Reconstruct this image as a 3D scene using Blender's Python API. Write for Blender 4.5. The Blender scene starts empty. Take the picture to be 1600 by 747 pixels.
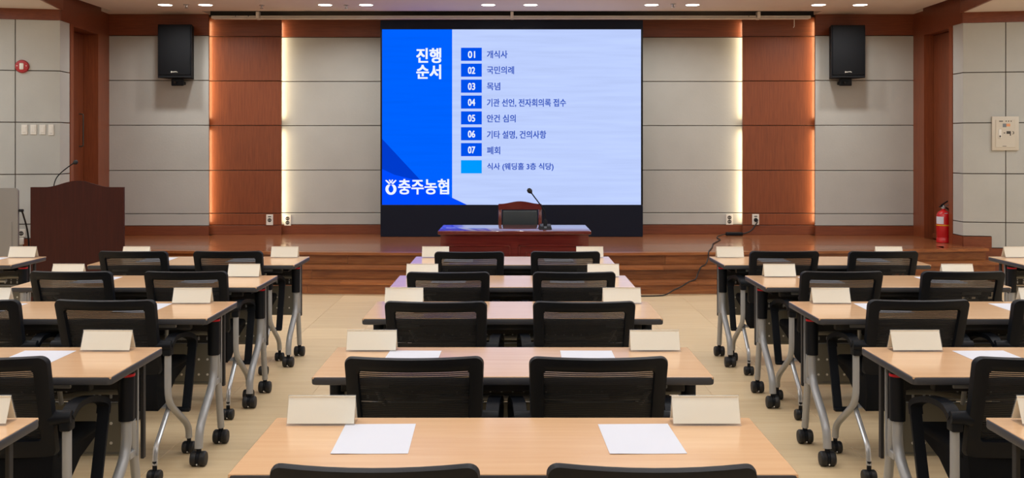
import bpy, bmesh, math, random
from mathutils import Vector, Matrix
R = random.Random(7)
SC = bpy.context.scene
COL = SC.collection
# ------------------------------------------------------------------ camera, world, exposure
EYE, F, HOR = 1.555, 1600.0, 228.0          # eye height, focal length in pixels (1600 px wide frame), horizon row
cam_d = bpy.data.cameras.new('camera'); cam = bpy.data.objects.new('camera', cam_d); COL.objects.link(cam)
cam_d.sensor_width = 36; cam_d.lens = 36 * F / 1600; cam_d.shift_y = -(373.5 - HOR) / 1600
cam.location = (0, 0, EYE); cam.rotation_euler = (math.pi / 2, 0, 0)
cam_d.clip_start = .05; cam_d.clip_end = 100
SC.camera = cam
w = bpy.data.worlds.new('world'); SC.world = w; w.use_nodes = True
w.node_tree.nodes['Background'].inputs[0].default_value = (.9, .85, .8, 1)
w.node_tree.nodes['Background'].inputs[1].default_value = .05
vs = SC.view_settings
vs.view_transform = 'Standard'; vs.look = 'None'; vs.exposure = 0; vs.gamma = 1; vs.use_curve_mapping = False
FILL_W = 15.8          # watts of each fill panel added over the hall
DOWN_W = 8.5           # watts of each round downlight over the stage
COVE_W = 1.8            # watts of each vertical cove strip
CEIL, LOWCEIL, STAGE = 3.263, 3.10, .393
WALL = 13.30
def X(px, Y): return (px - 800) / F * Y
def Z(py, Y): return EYE - (py - HOR) / F * Y
def on_floor(px, py, z=0):
    Y = (EYE - z) * F / (py - HOR); return Vector((X(px, Y), Y, z))

# ------------------------------------------------------------------ materials
def lin(c):
    return tuple((v / 255 / 12.92 if v / 255 <= .04045 else ((v / 255 + .055) / 1.055) ** 2.4) for v in c) + (1,)
def mat(name, col, rough=.5, metal=0, noise=0, nscale=8, bump=0, bscale=60, coat=0, spec=.5, stretch=(1, 1, 1)):
    m = bpy.data.materials.new(name); m.use_nodes = True
    nt = m.node_tree; b = nt.nodes['Principled BSDF']; L = nt.links.new
    c = lin(col); b.inputs['Base Color'].default_value = c
    b.inputs['Roughness'].default_value = rough; b.inputs['Metallic'].default_value = metal
    b.inputs['Coat Weight'].default_value = coat; b.inputs['Specular IOR Level'].default_value = spec
    tc = nt.nodes.new('ShaderNodeTexCoord'); mp = nt.nodes.new('ShaderNodeMapping')
    mp.inputs['Scale'].default_value = stretch
    L(tc.outputs['Object'], mp.inputs['Vector'])
    n = nt.nodes.new('ShaderNodeTexNoise'); n.inputs['Scale'].default_value = nscale; n.inputs['Detail'].default_value = 5
    L(mp.outputs[0], n.inputs['Vector'])
    mx = nt.nodes.new('ShaderNodeMix'); mx.data_type = 'RGBA'; mx.blend_type = 'MULTIPLY'
    mx.inputs[0].default_value = 1
    rp = nt.nodes.new('ShaderNodeMapRange'); rp.inputs[1].default_value = .25; rp.inputs[2].default_value = .75
    rp.inputs[3].default_value = 1 - noise; rp.inputs[4].default_value = 1 + noise
    L(n.outputs['Fac'], rp.inputs[0]); mx.inputs[6].default_value = c; L(rp.outputs[0], mx.inputs[7])
    L(mx.outputs[2], b.inputs['Base Color'])
    if bump:
        n2 = nt.nodes.new('ShaderNodeTexNoise'); n2.inputs['Scale'].default_value = bscale; n2.inputs['Detail'].default_value = 4
        L(mp.outputs[0], n2.inputs['Vector'])
        bp = nt.nodes.new('ShaderNodeBump'); bp.inputs['Strength'].default_value = bump; bp.inputs['Distance'].default_value = .004
        L(n2.outputs['Fac'], bp.inputs['Height']); L(bp.outputs[0], b.inputs['Normal'])
    return m
def wood(name, c1, c2, rough=.35, grain='z', scale=6, coat=0, vary=.12, bump=.05, spec=.5):
    m = bpy.data.materials.new(name); m.use_nodes = True
    nt = m.node_tree; b = nt.nodes['Principled BSDF']; L = nt.links.new
    b.inputs['Roughness'].default_value = rough; b.inputs['Coat Weight'].default_value = coat; b.inputs['Specular IOR Level'].default_value = spec
    tc = nt.nodes.new('ShaderNodeTexCoord'); mp = nt.nodes.new('ShaderNodeMapping')
    mp.inputs['Scale'].default_value = {'z': (9, 9, .5), 'x': (.5, 9, 9), 'y': (9, .5, 9)}[grain]
    oi = nt.nodes.new('ShaderNodeObjectInfo'); ad = nt.nodes.new('ShaderNodeVectorMath'); ad.operation = 'MULTIPLY_ADD'
    ad.inputs[1].default_value = (37, 51, 23)
    L(oi.outputs['Random'], ad.inputs[0]); L(tc.outputs['Object'], ad.inputs[2]); L(ad.outputs[0], mp.inputs['Vector'])
    n = nt.nodes.new('ShaderNodeTexNoise'); n.inputs['Scale'].default_value = scale; n.inputs['Detail'].default_value = 6; n.inputs['Roughness'].default_value = .6
    L(mp.outputs[0], n.inputs['Vector'])
    cr = nt.nodes.new('ShaderNodeValToRGB'); cr.color_ramp.elements[0].position = .3; cr.color_ramp.elements[1].position = .72
    cr.color_ramp.elements[0].color = lin(c1); cr.color_ramp.elements[1].color = lin(c2)
    L(n.outputs['Fac'], cr.inputs[0])
    mr = nt.nodes.new('ShaderNodeMapRange'); mr.inputs[3].default_value = 1 - vary; mr.inputs[4].default_value = 1 + vary
    L(oi.outputs['Random'], mr.inputs[0])
    mx = nt.nodes.new('ShaderNodeMix'); mx.data_type = 'RGBA'; mx.blend_type = 'MULTIPLY'; mx.inputs[0].default_value = 1
    L(cr.outputs[0], mx.inputs[6]); L(mr.outputs[0], mx.inputs[7]); L(mx.outputs[2], b.inputs['Base Color'])
    bp = nt.nodes.new('ShaderNodeBump'); bp.inputs['Strength'].default_value = bump; bp.inputs['Distance'].default_value = .003
    L(n.outputs['Fac'], bp.inputs['Height']); L(bp.outputs[0], b.inputs['Normal'])
    return m
def emit(name, col, strength=1, streak=0):
    m = bpy.data.materials.new(name); m.use_nodes = True; nt = m.node_tree
    nt.nodes.remove(nt.nodes['Principled BSDF'])
    e = nt.nodes.new('ShaderNodeEmission'); e.inputs[0].default_value = lin(col); e.inputs[1].default_value = strength
    nt.links.new(e.outputs[0], nt.nodes['Material Output'].inputs[0])
    if streak:
        tc = nt.nodes.new('ShaderNodeTexCoord'); mp = nt.nodes.new('ShaderNodeMapping'); mp.inputs['Scale'].default_value = (.5, 1, 9)
        n = nt.nodes.new('ShaderNodeTexNoise'); n.inputs['Scale'].default_value = 2.2; n.inputs['Detail'].default_value = 5
        mr = nt.nodes.new('ShaderNodeMapRange'); mr.inputs[1].default_value = .3; mr.inputs[2].default_value = .7
        mr.inputs[3].default_value = strength * (1 - streak); mr.inputs[4].default_value = strength * (1 + streak)
        nt.links.new(tc.outputs['Object'], mp.inputs[0]); nt.links.new(mp.outputs[0], n.inputs[0])
        nt.links.new(n.outputs['Fac'], mr.inputs[0]); nt.links.new(mr.outputs[0], e.inputs[1])
    return m
M = {}
M['slot'] = mat('dark_ceiling_slot', (48, 38, 32), .9)
M['panel'] = mat('grey_wall_panel', (190, 190, 184), .85, noise=.05, nscale=2.5, bump=.25, bscale=40)
M['backing'] = mat('joint_backing', (104, 92, 82), .9)
M['cherry'] = wood('cherry_veneer', (122, 61, 34), (146, 78, 44), .38, 'z', 7, vary=.05)
M['cherry_h'] = wood('cherry_veneer_horizontal', (116, 58, 34), (138, 74, 44), .38, 'x', 7, vary=.05)
M['door'] = wood('door_veneer', (110, 54, 31), (132, 70, 40), .4, 'z', 7, vary=.03)
M['deck'] = wood('stage_boards', (128, 76, 46), (168, 106, 66), .22, 'x', 5, coat=.25, vary=.05, bump=.08)
M['step'] = wood('step_boards', (128, 72, 38), (172, 108, 60), .28, 'x', 5, coat=.15, vary=.2, bump=.08)
M['beech'] = wood('beech_laminate', (227, 182, 138), (235, 193, 150), .17, 'x', 4, vary=.03, bump=.002, spec=.7)
M['edge'] = mat('charcoal_edge_band', (62, 62, 66), .45)
M['black'] = mat('black_plastic', (13, 17, 24), .5, spec=.25, bump=.1, bscale=300)
M['fabric'] = mat('black_seat_fabric', (12, 13, 16), .9, spec=.2, bump=.3, bscale=400)
M['silver'] = mat('silver_paint', (172, 173, 174), .34, .25)
M['chrome'] = mat('bright_steel', (190, 192, 194), .25, .6)
M['rubber'] = mat('black_rubber', (26, 26, 28), .55)
M['red'] = mat('red_ring', (200, 30, 40), .35)
M['modesty'] = mat('grey_modesty_panel', (122, 119, 108), .5)
M['under'] = mat('dark_under_frame', (44, 43, 44), .6)
M['stud'] = mat('white_stud', (240, 238, 230), .4)
M['cream'] = mat('cream_card', (250, 244, 226), .7, noise=.02)
M['white'] = mat('white_paper', (222, 225, 236), .7)
M['mahog'] = wood('dark_mahogany', (50, 16, 11), (66, 25, 17), .45, 'z', 5, coat=.0, spec=.25, vary=.04)
M['rosewd'] = wood('red_mahogany', (92, 30, 28), (116, 44, 38), .13, 'x', 5, coat=.4, vary=.04, bump=0)
M['leather'] = mat('dark_leather', (38, 46, 50), .38, bump=.2, bscale=120)
M['spk'] = mat('speaker_cabinet', (18, 20, 24), .7, spec=.25, bump=.3, bscale=300)
M['grille'] = mat('speaker_grille', (17, 19, 23), .7, spec=.25, bump=.5, bscale=700)
M['plastic'] = mat('ivory_plastic', (236, 232, 222), .4)
M['ivory'] = mat('ivory_steel', (214, 206, 190), .45)
M['redpaint'] = mat('extinguisher_red', (206, 22, 30), .25, coat=.4)
M['alarm'] = mat('alarm_red', (176, 36, 40), .4)
M['yellow'] = mat('yellow_band', (232, 170, 30), .5)
M['ceil'] = mat('ceiling_paint', (226, 212, 200), .9)
M['wallpaint'] = mat('hall_wall_paint', (205, 196, 184), .9)
M['track'] = mat('white_aluminium', (226, 218, 208), .5)
M['bezel'] = mat('screen_bezel', (9, 11, 17), .5, spec=.2)
M['navy'] = mat('screen_plinth', (18, 24, 40), .5, spec=.2)
M['console'] = mat('grey_console_steel', (150, 148, 146), .38, .35)
M['led'] = emit('warm_led', (255, 214, 150), 4.0)
M['lamp'] = emit('downlight_lens', (255, 250, 240), 7.0)
M['fill_glow'] = emit('fill_lens', (255, 246, 232), 2.0)
M['scr_white'] = emit('screen_pale', (190, 208, 255), 1.0, .05)
M['scr_blue'] = emit('screen_blue', (0, 98, 255), 1.0, .04)
M['scr_deep'] = emit('screen_deep', (0, 60, 205), 1.0)
M['scr_mid'] = emit('screen_mid', (0, 76, 255), 1.0)
M['scr_box'] = emit('screen_box', (0, 82, 236), 1.0)
M['scr_sky'] = emit('screen_sky', (0, 154, 255), 1.0)
M['scr_text'] = emit('screen_text', (52, 86, 190), 1.0)
M['scr_letter'] = emit('screen_letter', (240, 246, 255), 1.0)
M['grey_print'] = mat('grey_print', (120, 128, 136), .6)
M['orange_print'] = mat('orange_print', (232, 160, 110), .6)
M['dark_print'] = mat('dark_print', (70, 66, 60), .6)
def mesh_mat():
    m = bpy.data.materials.new('black_back_mesh'); m.use_nodes = True; nt = m.node_tree; L = nt.links.new
    b = nt.nodes['Principled BSDF']; b.inputs['Base Color'].default_value = lin((9, 13, 20)); b.inputs['Roughness'].default_value = .7
    tr = nt.nodes.new('ShaderNodeBsdfTransparent'); mx = nt.nodes.new('ShaderNodeMixShader')
    tc = nt.nodes.new('ShaderNodeTexCoord'); wv = nt.nodes.new('ShaderNodeTexWave')
    wv.wave_type = 'BANDS'; wv.bands_direction = 'Z'; wv.inputs['Scale'].default_value = 46; wv.inputs['Distortion'].default_value = .6
    wv.inputs['Detail'].default_value = 1; wv.inputs['Detail Scale'].default_value = .3
    mr = nt.nodes.new('ShaderNodeMapRange'); mr.inputs[1].default_value = .55; mr.inputs[2].default_value = .9; mr.inputs[3].default_value = .996; mr.inputs[4].default_value = .64
    L(tc.outputs['Object'], wv.inputs['Vector']); L(wv.outputs['Fac'], mr.inputs[0]); L(mr.outputs[0], mx.inputs[0])
    L(tr.outputs[0], mx.inputs[1]); L(b.outputs[0], mx.inputs[2]); L(mx.outputs[0], nt.nodes['Material Output'].inputs[0])
    return m
M['mesh'] = mesh_mat()
def acrylic():
    m = bpy.data.materials.new('clear_acrylic'); m.use_nodes = True; nt = m.node_tree; L = nt.links.new
    b = nt.nodes['Principled BSDF']; b.inputs['Base Color'].default_value = (.8, .82, .84, 1); b.inputs['Roughness'].default_value = .05
    tr = nt.nodes.new('ShaderNodeBsdfTransparent'); mx = nt.nodes.new('ShaderNodeMixShader'); mx.inputs[0].default_value = .08
    L(tr.outputs[0], mx.inputs[1]); L(b.outputs[0], mx.inputs[2]); L(mx.outputs[0], nt.nodes['Material Output'].inputs[0])
    return m
M['acrylic'] = acrylic()
def floor_mat():
    m = wood('vinyl_floor_tile', (226, 198, 154), (240, 216, 176), .34, 'x', 3.2, vary=.06, bump=.03)
    return m
M['floor'] = floor_mat()

# ------------------------------------------------------------------ mesh helpers
class MB:
    def __init__(s): s.v = []; s.f = []
    def add(s, vs_, fs):
        o = len(s.v); s.v += [tuple(p) for p in vs_]; s.f += [tuple(i + o for i in f) for f in fs]; return s
    def hexa(s, p):  # 8 points: bottom ring 0-3, top ring 4-7
        return s.add(p, [(3, 2, 1, 0), (4, 5, 6, 7), (0, 1, 5, 4), (1, 2, 6, 5), (2, 3, 7, 6), (3, 0, 4, 7)])
    def box(s, x0, x1, y0, y1, z0, z1):
        return s.hexa([(x0, y0, z0), (x1, y0, z0), (x1, y1, z0), (x0, y1, z0), (x0, y0, z1), (x1, y0, z1), (x1, y1, z1), (x0, y1, z1)])
    def rbox(s, x0, x1, y0, y1, z0, z1, b=.005, seg=2):
        bm = bmesh.new(); bmesh.ops.create_cube(bm, size=1)
        for v in bm.verts:
            v.co = Vector(((x0 + x1) / 2 + v.co.x * (x1 - x0), (y0 + y1) / 2 + v.co.y * (y1 - y0), (z0 + z1) / 2 + v.co.z * (z1 - z0)))
        bmesh.ops.bevel(bm, geom=bm.edges[:], offset=b, segments=seg, profile=.5, affect='EDGES')
        bm.verts.index_update()
        s.add([v.co.copy() for v in bm.verts], [[v.index for v in f.verts] for f in bm.faces]); bm.free(); return s
    def tube(s, pts, r, n=10, sx=1, cap=True, smooth=0):
        pts = [Vector(p) for p in pts]
        if smooth: pts = round_path(pts, smooth)
        rr = r if isinstance(r, (list, tuple)) else [r] * len(pts)
        rings = []; up = None
        for i, p in enumerate(pts):
            t = (pts[min(i + 1, len(pts) - 1)] - pts[max(i - 1, 0)]).normalized()
            if up is None: up = Vector((0, 0, 1)) if abs(t.z) < .9 else Vector((0, 1, 0))
            a = t.cross(up).normalized(); up = a.cross(t).normalized()
            rings.append([p + (a * math.cos(k * 2 * math.pi / n) * sx + up * math.sin(k * 2 * math.pi / n)) * rr[i] for k in range(n)])
        o = len(s.v)
        for rg in rings: s.v += [tuple(q) for q in rg]
        for i in range(len(rings) - 1):
            for k in range(n):
                a_, b_ = o + i * n + k, o + i * n + (k + 1) % n
                s.f.append((a_, b_, b_ + n, a_ + n))
        if cap:
            s.f.append(tuple(o + k for k in range(n))[::-1]); s.f.append(tuple(o + (len(rings) - 1) * n + k for k in range(n)))
        return s
    def cyl(s, p0, p1, r, n=16): return s.tube([p0, p1], r, n)
    def lathe(s, prof, c=(0, 0, 0), n=20, axis='z'):
        o = len(s.v)
        for (r, h) in prof:
            for k in range(n):
                a = k * 2 * math.pi / n; p = (r * math.cos(a), r * math.sin(a), h)
                if axis == 'y': p = (p[0], p[2], p[1])
                if axis == 'x': p = (p[2], p[0], p[1])
                s.v.append((p[0] + c[0], p[1] + c[1], p[2] + c[2]))
        for i in range(len(prof) - 1):
            for k in range(n):
                s.f.append((o + i * n + k, o + i * n + (k + 1) % n, o + (i + 1) * n + (k + 1) % n, o + (i + 1) * n + k))
        s.f.append(tuple(o + k for k in range(n))[::-1]); s.f.append(tuple(o + (len(prof) - 1) * n + k for k in range(n)))
        return s
    def prism(s, poly, d, lo, hi):
        """poly in a plane; d = axis of extrusion ('x','y','z')"""
        n = len(poly); P = []
        for h in (lo, hi):
            for (a, b) in poly: P.append({'x': (h, a, b), 'y': (a, h, b), 'z': (a, b, h)}[d])
        fs = [tuple(range(n))[::-1], tuple(range(n, 2 * n))] + [(i, (i + 1) % n, n + (i + 1) % n, n + i) for i in range(n)]
        return s.add(P, fs)
    def build(s, name, m, parent=None, sharp=35, loc=None):
        me = bpy.data.meshes.new(name); me.from_pydata(s.v, [], s.f)
        bm = bmesh.new(); bm.from_mesh(me); bmesh.ops.recalc_face_normals(bm, faces=bm.faces[:]); bm.to_mesh(me); bm.free()
        me.polygons.foreach_set('use_smooth', [True] * len(me.polygons)); me.set_sharp_from_angle(angle=math.radians(sharp))
        me.materials.append(M[m] if isinstance(m, str) else m)
        return link(name, me, parent, loc)
def link(name, me, parent=None, loc=None):
    o = bpy.data.objects.new(name, me); COL.objects.link(o)
    if parent: o.parent = parent
    if loc: o.location = loc
    return o
def round_path(pts, r, seg=5):
    out = [pts[0]]
    for i in range(1, len(pts) - 1):
        a, b, c = pts[i - 1], pts[i], pts[i + 1]
        d1 = min(r, (a - b).length * .49); d2 = min(r, (c - b).length * .49)
        p, q = b + (a - b).normalized() * d1, b + (c - b).normalized() * d2
        for k in range(seg + 1):
            t = k / seg; out.append(p * (1 - t) ** 2 + b * 2 * t * (1 - t) + q * t ** 2)
    out.append(pts[-1]); return out
def tag(o, label, cat, group=None):
    o['label'] = label; o['category'] = cat
    if group: o['group'] = group
    return o
def struct(o, label=None):
    o['kind'] = 'structure'
    if label: o['label'] = label
    return o
def empty(name, loc=(0, 0, 0), rz=0):
    o = bpy.data.objects.new(name, None); COL.objects.link(o); o.location = loc; o.rotation_euler = (0, 0, rz); o.empty_display_size = .1; return o
def copy_tree(o, parent=None):
    c = o.copy(); COL.objects.link(c)
    c.parent = parent
    for ch in o.children: copy_tree(ch, c)
    return c
def area(name, loc, rot, sx, sy, watts, col, parent=None, shape='RECTANGLE', spread=180):
    d = bpy.data.lights.new(name, 'AREA'); d.shape = shape; d.size = sx; d.size_y = sy; d.energy = watts; d.color = col; d.spread = math.radians(spread)
    o = bpy.data.objects.new(name, d); COL.objects.link(o); o.location = loc; o.rotation_euler = rot
    if parent: o.parent = parent
    return o

# ================================================================== STRUCTURE
HX = 7.2       # half width of the hall
REAR = -3.0
TS = .5
fl = struct(MB().box(-HX, HX, REAR, 13.6, -.12, -.004).build('floor', 'floor'), 'tan wood-look vinyl tile floor')
me_t = MB().rbox(-TS / 2 + .0012, TS / 2 - .0012, -TS / 2 + .0012, TS / 2 - .0012, -.004, 0, .0008, 1).build('tile', 'floor', fl)
tiles = []
for j in range(16):
    for i in range(-8, 9): tiles.append((i * TS, 3.0 + j * TS))
me_t.location = (tiles[0][0], tiles[0][1], 0)
for (x, y) in tiles[1:]:
    t = me_t.copy(); COL.objects.link(t); t.location = (x, y, 0)
# ---- ceiling: higher central field, wood fascias, lower sides
ce = struct(MB().box(-5.07, 5.10, REAR, 12.97, CEIL, CEIL + .1).build('ceiling', 'ceil'), 'pale flat ceiling with round downlights')
MB().box(-5.3, -3.93, 12.97, 13.34, CEIL, CEIL + .1).build('ceiling_edge', 'ceil', ce)
MB().box(3.93, 5.3, 12.97, 13.34, CEIL, CEIL + .1).build('ceiling_edge', 'ceil', ce)
MB().box(-3.93, 3.93, 12.95, 13.5, CEIL + .06, CEIL + .1).build('ceiling_slot', 'slot', ce)
struct(MB().hexa([(-HX, REAR, LOWCEIL), (-4.95, REAR, LOWCEIL), (-4.95, 10.6, LOWCEIL), (-HX, 10.6, LOWCEIL),
                  (-HX, REAR, LOWCEIL + .3), (-4.95, REAR, LOWCEIL + .3), (-4.95, 10.6, LOWCEIL + .3), (-HX, 10.6, LOWCEIL + .3)]).build('ceiling_left', 'ceil'), 'lowered ceiling strip over the podium side')
MB().hexa([(-HX, 10.6, LOWCEIL), (-4.95, 10.6, LOWCEIL), (-5.10, 11.62, LOWCEIL), (-HX, 11.2, LOWCEIL),
           (-HX, 10.6, LOWCEIL + .3), (-4.95, 10.6, LOWCEIL + .3), (-5.10, 11.62, LOWCEIL + .3), (-HX, 11.2, LOWCEIL + .3)]).build('ceiling_corner', 'ceil', bpy.data.objects['ceiling_left'])
struct(MB().box(5.05, HX, REAR, 10.6, LOWCEIL, LOWCEIL + .3).build('ceiling_right', 'ceil'), 'lowered ceiling strip over the extinguisher side')
MB().hexa([(5.05, 10.6, LOWCEIL), (HX, 10.6, LOWCEIL), (HX, 11.5, LOWCEIL), (5.20, 11.86, LOWCEIL),
           (5.05, 10.6, LOWCEIL + .3), (HX, 10.6, LOWCEIL + .3), (HX, 11.5, LOWCEIL + .3), (5.20, 11.86, LOWCEIL + .3)]).build('ceiling_corner', 'ceil', bpy.data.objects['ceiling_right'])
def ribbon(path, z0, z1, th):
    m = MB()
    for a, b in zip(path, path[1:]):
        a, b = Vector(a), Vector(b); d = (b - a).normalized(); n = Vector((d.y, -d.x)) * th
        m.hexa([(a.x, a.y, z0), (b.x, b.y, z0), (b.x + n.x, b.y + n.y, z0), (a.x + n.x, a.y + n.y, z0),
                (a.x, a.y, z1), (b.x, b.y, z1), (b.x + n.x, b.y + n.y, z1), (a.x + n.x, a.y + n.y, z1)])
    return m
struct(ribbon([(-4.95, REAR), (-4.95, 10.6), (-5.115, 11.6)], LOWCEIL - .004, CEIL, .03).build('trim_1', 'cherry_h'), 'cherry wood fascia between the two ceiling levels, podium side')
struct(ribbon([(5.05, REAR), (5.05, 10.6), (5.215, 11.85)], LOWCEIL - .004, CEIL, -.03).build('trim_2', 'cherry_h'), 'cherry wood fascia between the two ceiling levels, extinguisher side')

# ---- back wall: stepped bays with real panels
JZ = [.518, .674, 1.235, 1.821, 2.403, 2.985]
wb = struct(MB().box(-5.6, 5.6, 13.56, 13.66, 0, 3.4).build('wall_back', 'backing'), 'stage wall of grey panels, cherry pilasters and a large screen')
def bay(x0, x1, y, face, cols, z0=JZ, top=3.263, wood_all=False, dep=.03):
    """backing plate, panels and wood bands of one bay whose face is at depth y"""
    g = .0045
    bx0, bx1 = x0 + (.07 if x0 < 0 and False else 0), x1
    if x1 < -.1: bx1 = x1 - .07
    if x0 > .1: bx0 = x0 + .07
    MB().box(bx0, bx1, y + dep, 13.57, STAGE - .01, top).build('bay_backing', 'backing', wb)
    MB().box(x0, x1, y + dep + .0035, y + dep + .0065, STAGE, top).build('edge_backing', 'backing', wb)
    xs = cols
    for a, b in zip(xs, xs[1:]):
        for k in range(len(JZ) - 1):
            MB().rbox(a + (g if a != xs[0] else 0), b - (g if b != xs[-1] else 0), y, y + dep + .004, JZ[k] + (g if k else .004), JZ[k + 1] - g, .003, 1).build('panel', face, wb)
    MB().rbox(x0, x1, y - (.004 if not wood_all else 0), y + dep + .004, JZ[-1] + .004, top, .003, 1).build('top_band', 'cherry_h', wb)
    MB().rbox(x0, x1, y - (.006 if not wood_all else 0), y + dep + .004, STAGE, JZ[0] - .004, .003, 1).build('base_band', 'cherry_h', wb)
Y1, Y2, Y3 = 13.28, 13.38, 13.48
xsb, xpl = 3.935, 3.015
for s in (-1, 1):
    o = lambda a, b: (min(s * a, s * b), max(s * a, s * b))
    a, b = o(xsb, 5.235); bay(a, b, Y1, 'panel', [a, b])
    a, b = o(xpl, xsb + .07); bay(a, b, Y2, 'cherry', [a, b], wood_all=True, top=3.24)
    a, b = o(.0, xpl + .07); bay(a, b, Y3, 'panel', [a, b] if s < 0 else [a, b], top=3.24)
    # cove strips tucked behind the overhanging edges
    for (xe, y) in ((xsb, Y1), (xpl, Y2)):
        for (z0, z1) in ((.56, 1.76), (1.92, 3.18)):
            MB().box(min(s * (xe + .022), s * (xe + .032)), max(s * (xe + .022), s * (xe + .032)), y + .037, y + .062, z0, z1).build('cove_strip', 'led', wb)
            area('cove_light', (s * (xe + .018), y + .05, (z0 + z1) / 2), (0, math.radians(90 * s), math.radians(-22 * s)), z1 - z0, .022, COVE_W, (1, .80, .45) if xe == xsb else (1, .82, .55), wb)

# ---- oriented slabs for the slanting walls
def slab(p, d, n, s0, s1, z0, z1, o0, o1, b=0):
    """box along direction d from p, offset o0..o1 along n"""
    p, d, n = Vector(p), Vector(d), Vector(n); P = []
    for z in (z0, z1):
        for (s_, o_) in ((s0, o0), (s1, o0), (s1, o1), (s0, o1)):
            q = p + d * s_ + n * o_; P.append((q.x, q.y, z))
    return MB().hexa(P)
def wing(side, corner, far, jx, step_x, name, label):
    c = Vector(corner); e = Vector(far); L = (e - c).length; d = (e - c) / L
    n = Vector((-d.y, d.x)) if (-d.y * 0 + d.x) * 1 < 0 else Vector((d.y, -d.x))
    if n.y > 0: n = -n                      # faces the audience
    w_ = struct(slab(c, d, n, 0, L, 0, 3.4, -.16, -.02).build(name, 'backing'), label)
    zs = [0] + JZ[1:]; sj = (jx - c.x) / d.x; ss = (step_x - c.x) / d.x; g = .0055
    cols = [0, sj, sj + .95, sj + 1.9]
    while cols[-1] > L: cols.pop()
    cols.append(L)
    for a, b in zip(cols, cols[1:]):
        for k in range(1, len(JZ) - 1):
            slab(c, d, n, a + (g if a else 0), b - g, JZ[k] + g, JZ[k + 1] - (g if k < 4 else .01), -.022, 0).build('panel', 'panel', w_)
    # bottom course steps down past the stage end
    slab(c, d, n, 0, ss, .518, JZ[1] - g, -.022, 0).build('panel', 'panel', w_)
    slab(c, d, n, ss, sj - g, .385, JZ[1] - g, -.022, 0).build('panel', 'panel', w_)
    for a, b in zip(cols[1:], cols[2:]):
        slab(c, d, n, a + g, b - g, .385, JZ[1] - g, -.022, 0).build('panel', 'panel', w_)
    slab(c, d, n, 0, ss, 0, .508, -.022, .012).build('base_board', 'cherry_h', w_)
    slab(c, d, n, ss, L, 0, .375, -.022, .012).build('base_board', 'cherry_h', w_)
    slab(c, d, n, 0, L, 2.977, 3.3, -.022, .006).build('top_band', 'cherry_h', w_)
    return c, d, n, w_
LW = wing(-1, (-5.12, 11.60), (-HX, 11.16), -5.58, -5.50, 'wall_left_wing', 'grey panelled wall beside the podium')
RW = wing(1, (5.22, 11.85), (HX, 11.45), 5.67, 5.52, 'wall_right_wing', 'grey panelled wall beside the fire extinguisher')
def alcove(name, c, e, ret, o0, o1, dep, dname, label, handle):
    """side wall of the stage recess with a tall wood door"""
    c, e = Vector(c), Vector(e); L = (e - c).length; d = (e - c) / L
    n = Vector((-d.y, d.x))
    if n.x * c.x > 0: n = -n                # faces the middle of the stage
    w_ = struct(slab(c, d, n, 0, L + .25, 0, 3.4, -.45, -.25).build(name, 'backing'), label)
    zs = [.518] + JZ[1:]; g = .0055
    for k in range(len(zs) - 1):
        slab(c, d, n, .0, ret - .004, zs[k] + (g if k else 0), zs[k + 1] - g, -.25, 0).build('panel', 'panel', w_)
    slab(c, d, n, 0, ret, 0, .508, -.25, .008).build('base_board', 'cherry_h', w_)
    slab(c, d, n, ret, o0, 0, 2.977, -.25, .01).build('door_jamb', 'cherry', w_)
    slab(c, d, n, o1, L, 0, 2.977, -.25, .01).build('door_jamb', 'cherry', w_)
    slab(c, d, n, o0, o1, 2.955, 2.977, -.25, .01).build('door_head', 'cherry_h', w_)
    slab(c, d, n, 0, L, 2.977, 3.40, -.25, .01).build('top_band', 'cherry_h', w_)
    dr = struct(slab(c, d, n, o0 + .004, o1 - .012, STAGE + .005, 2.945, -dep - .045, -dep).build(dname, 'door'), label.split(' with ')[-1])
    slab(c, d, n, o0, o1, STAGE, STAGE + .06, -dep - .05, -dep + .01).build('threshold', 'cherry_h', w_)
    if handle:
        p = c + d * (o1 - .16)
        q = p + n * (-dep + .05)
        hb = MB().tube([(q.x - n.x * .05, q.y - n.y * .05, 1.55), (q.x, q.y, 1.55), (q.x, q.y, 1.95), (q.x - n.x * .05, q.y - n.y * .05, 1.95)], .008, 8, smooth=.02)
        hb.build('pull_handle', 'dark_print', dr)
alcove('wall_left_side', (-5.12, 11.60), (-5.235, 13.3), .30, .40, 1.26, .17, 'door_1', 'stage side wall with tall cherry door behind the podium', True)
alcove('wall_right_side', (5.22, 11.85), (5.215, 13.3), .27, .36, 1.09, .11, 'door_2', 'stage side wall with tall cherry door behind the fire extinguisher', False)
# ---- hall walls outside the frame
struct(MB().box(-HX - .1, -HX, REAR, 11.3, 0, 3.4).build('wall_left', 'wallpaint'), 'painted side wall of the hall')
struct(MB().box(HX, HX + .1, REAR, 11.6, 0, 3.4).build('wall_right', 'wallpaint'), 'painted side wall of the hall')
struct(MB().box(-HX, HX, REAR - .1, REAR, 0, 3.4).build('wall_rear', 'wallpaint'), 'painted rear wall of the hall')

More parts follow.
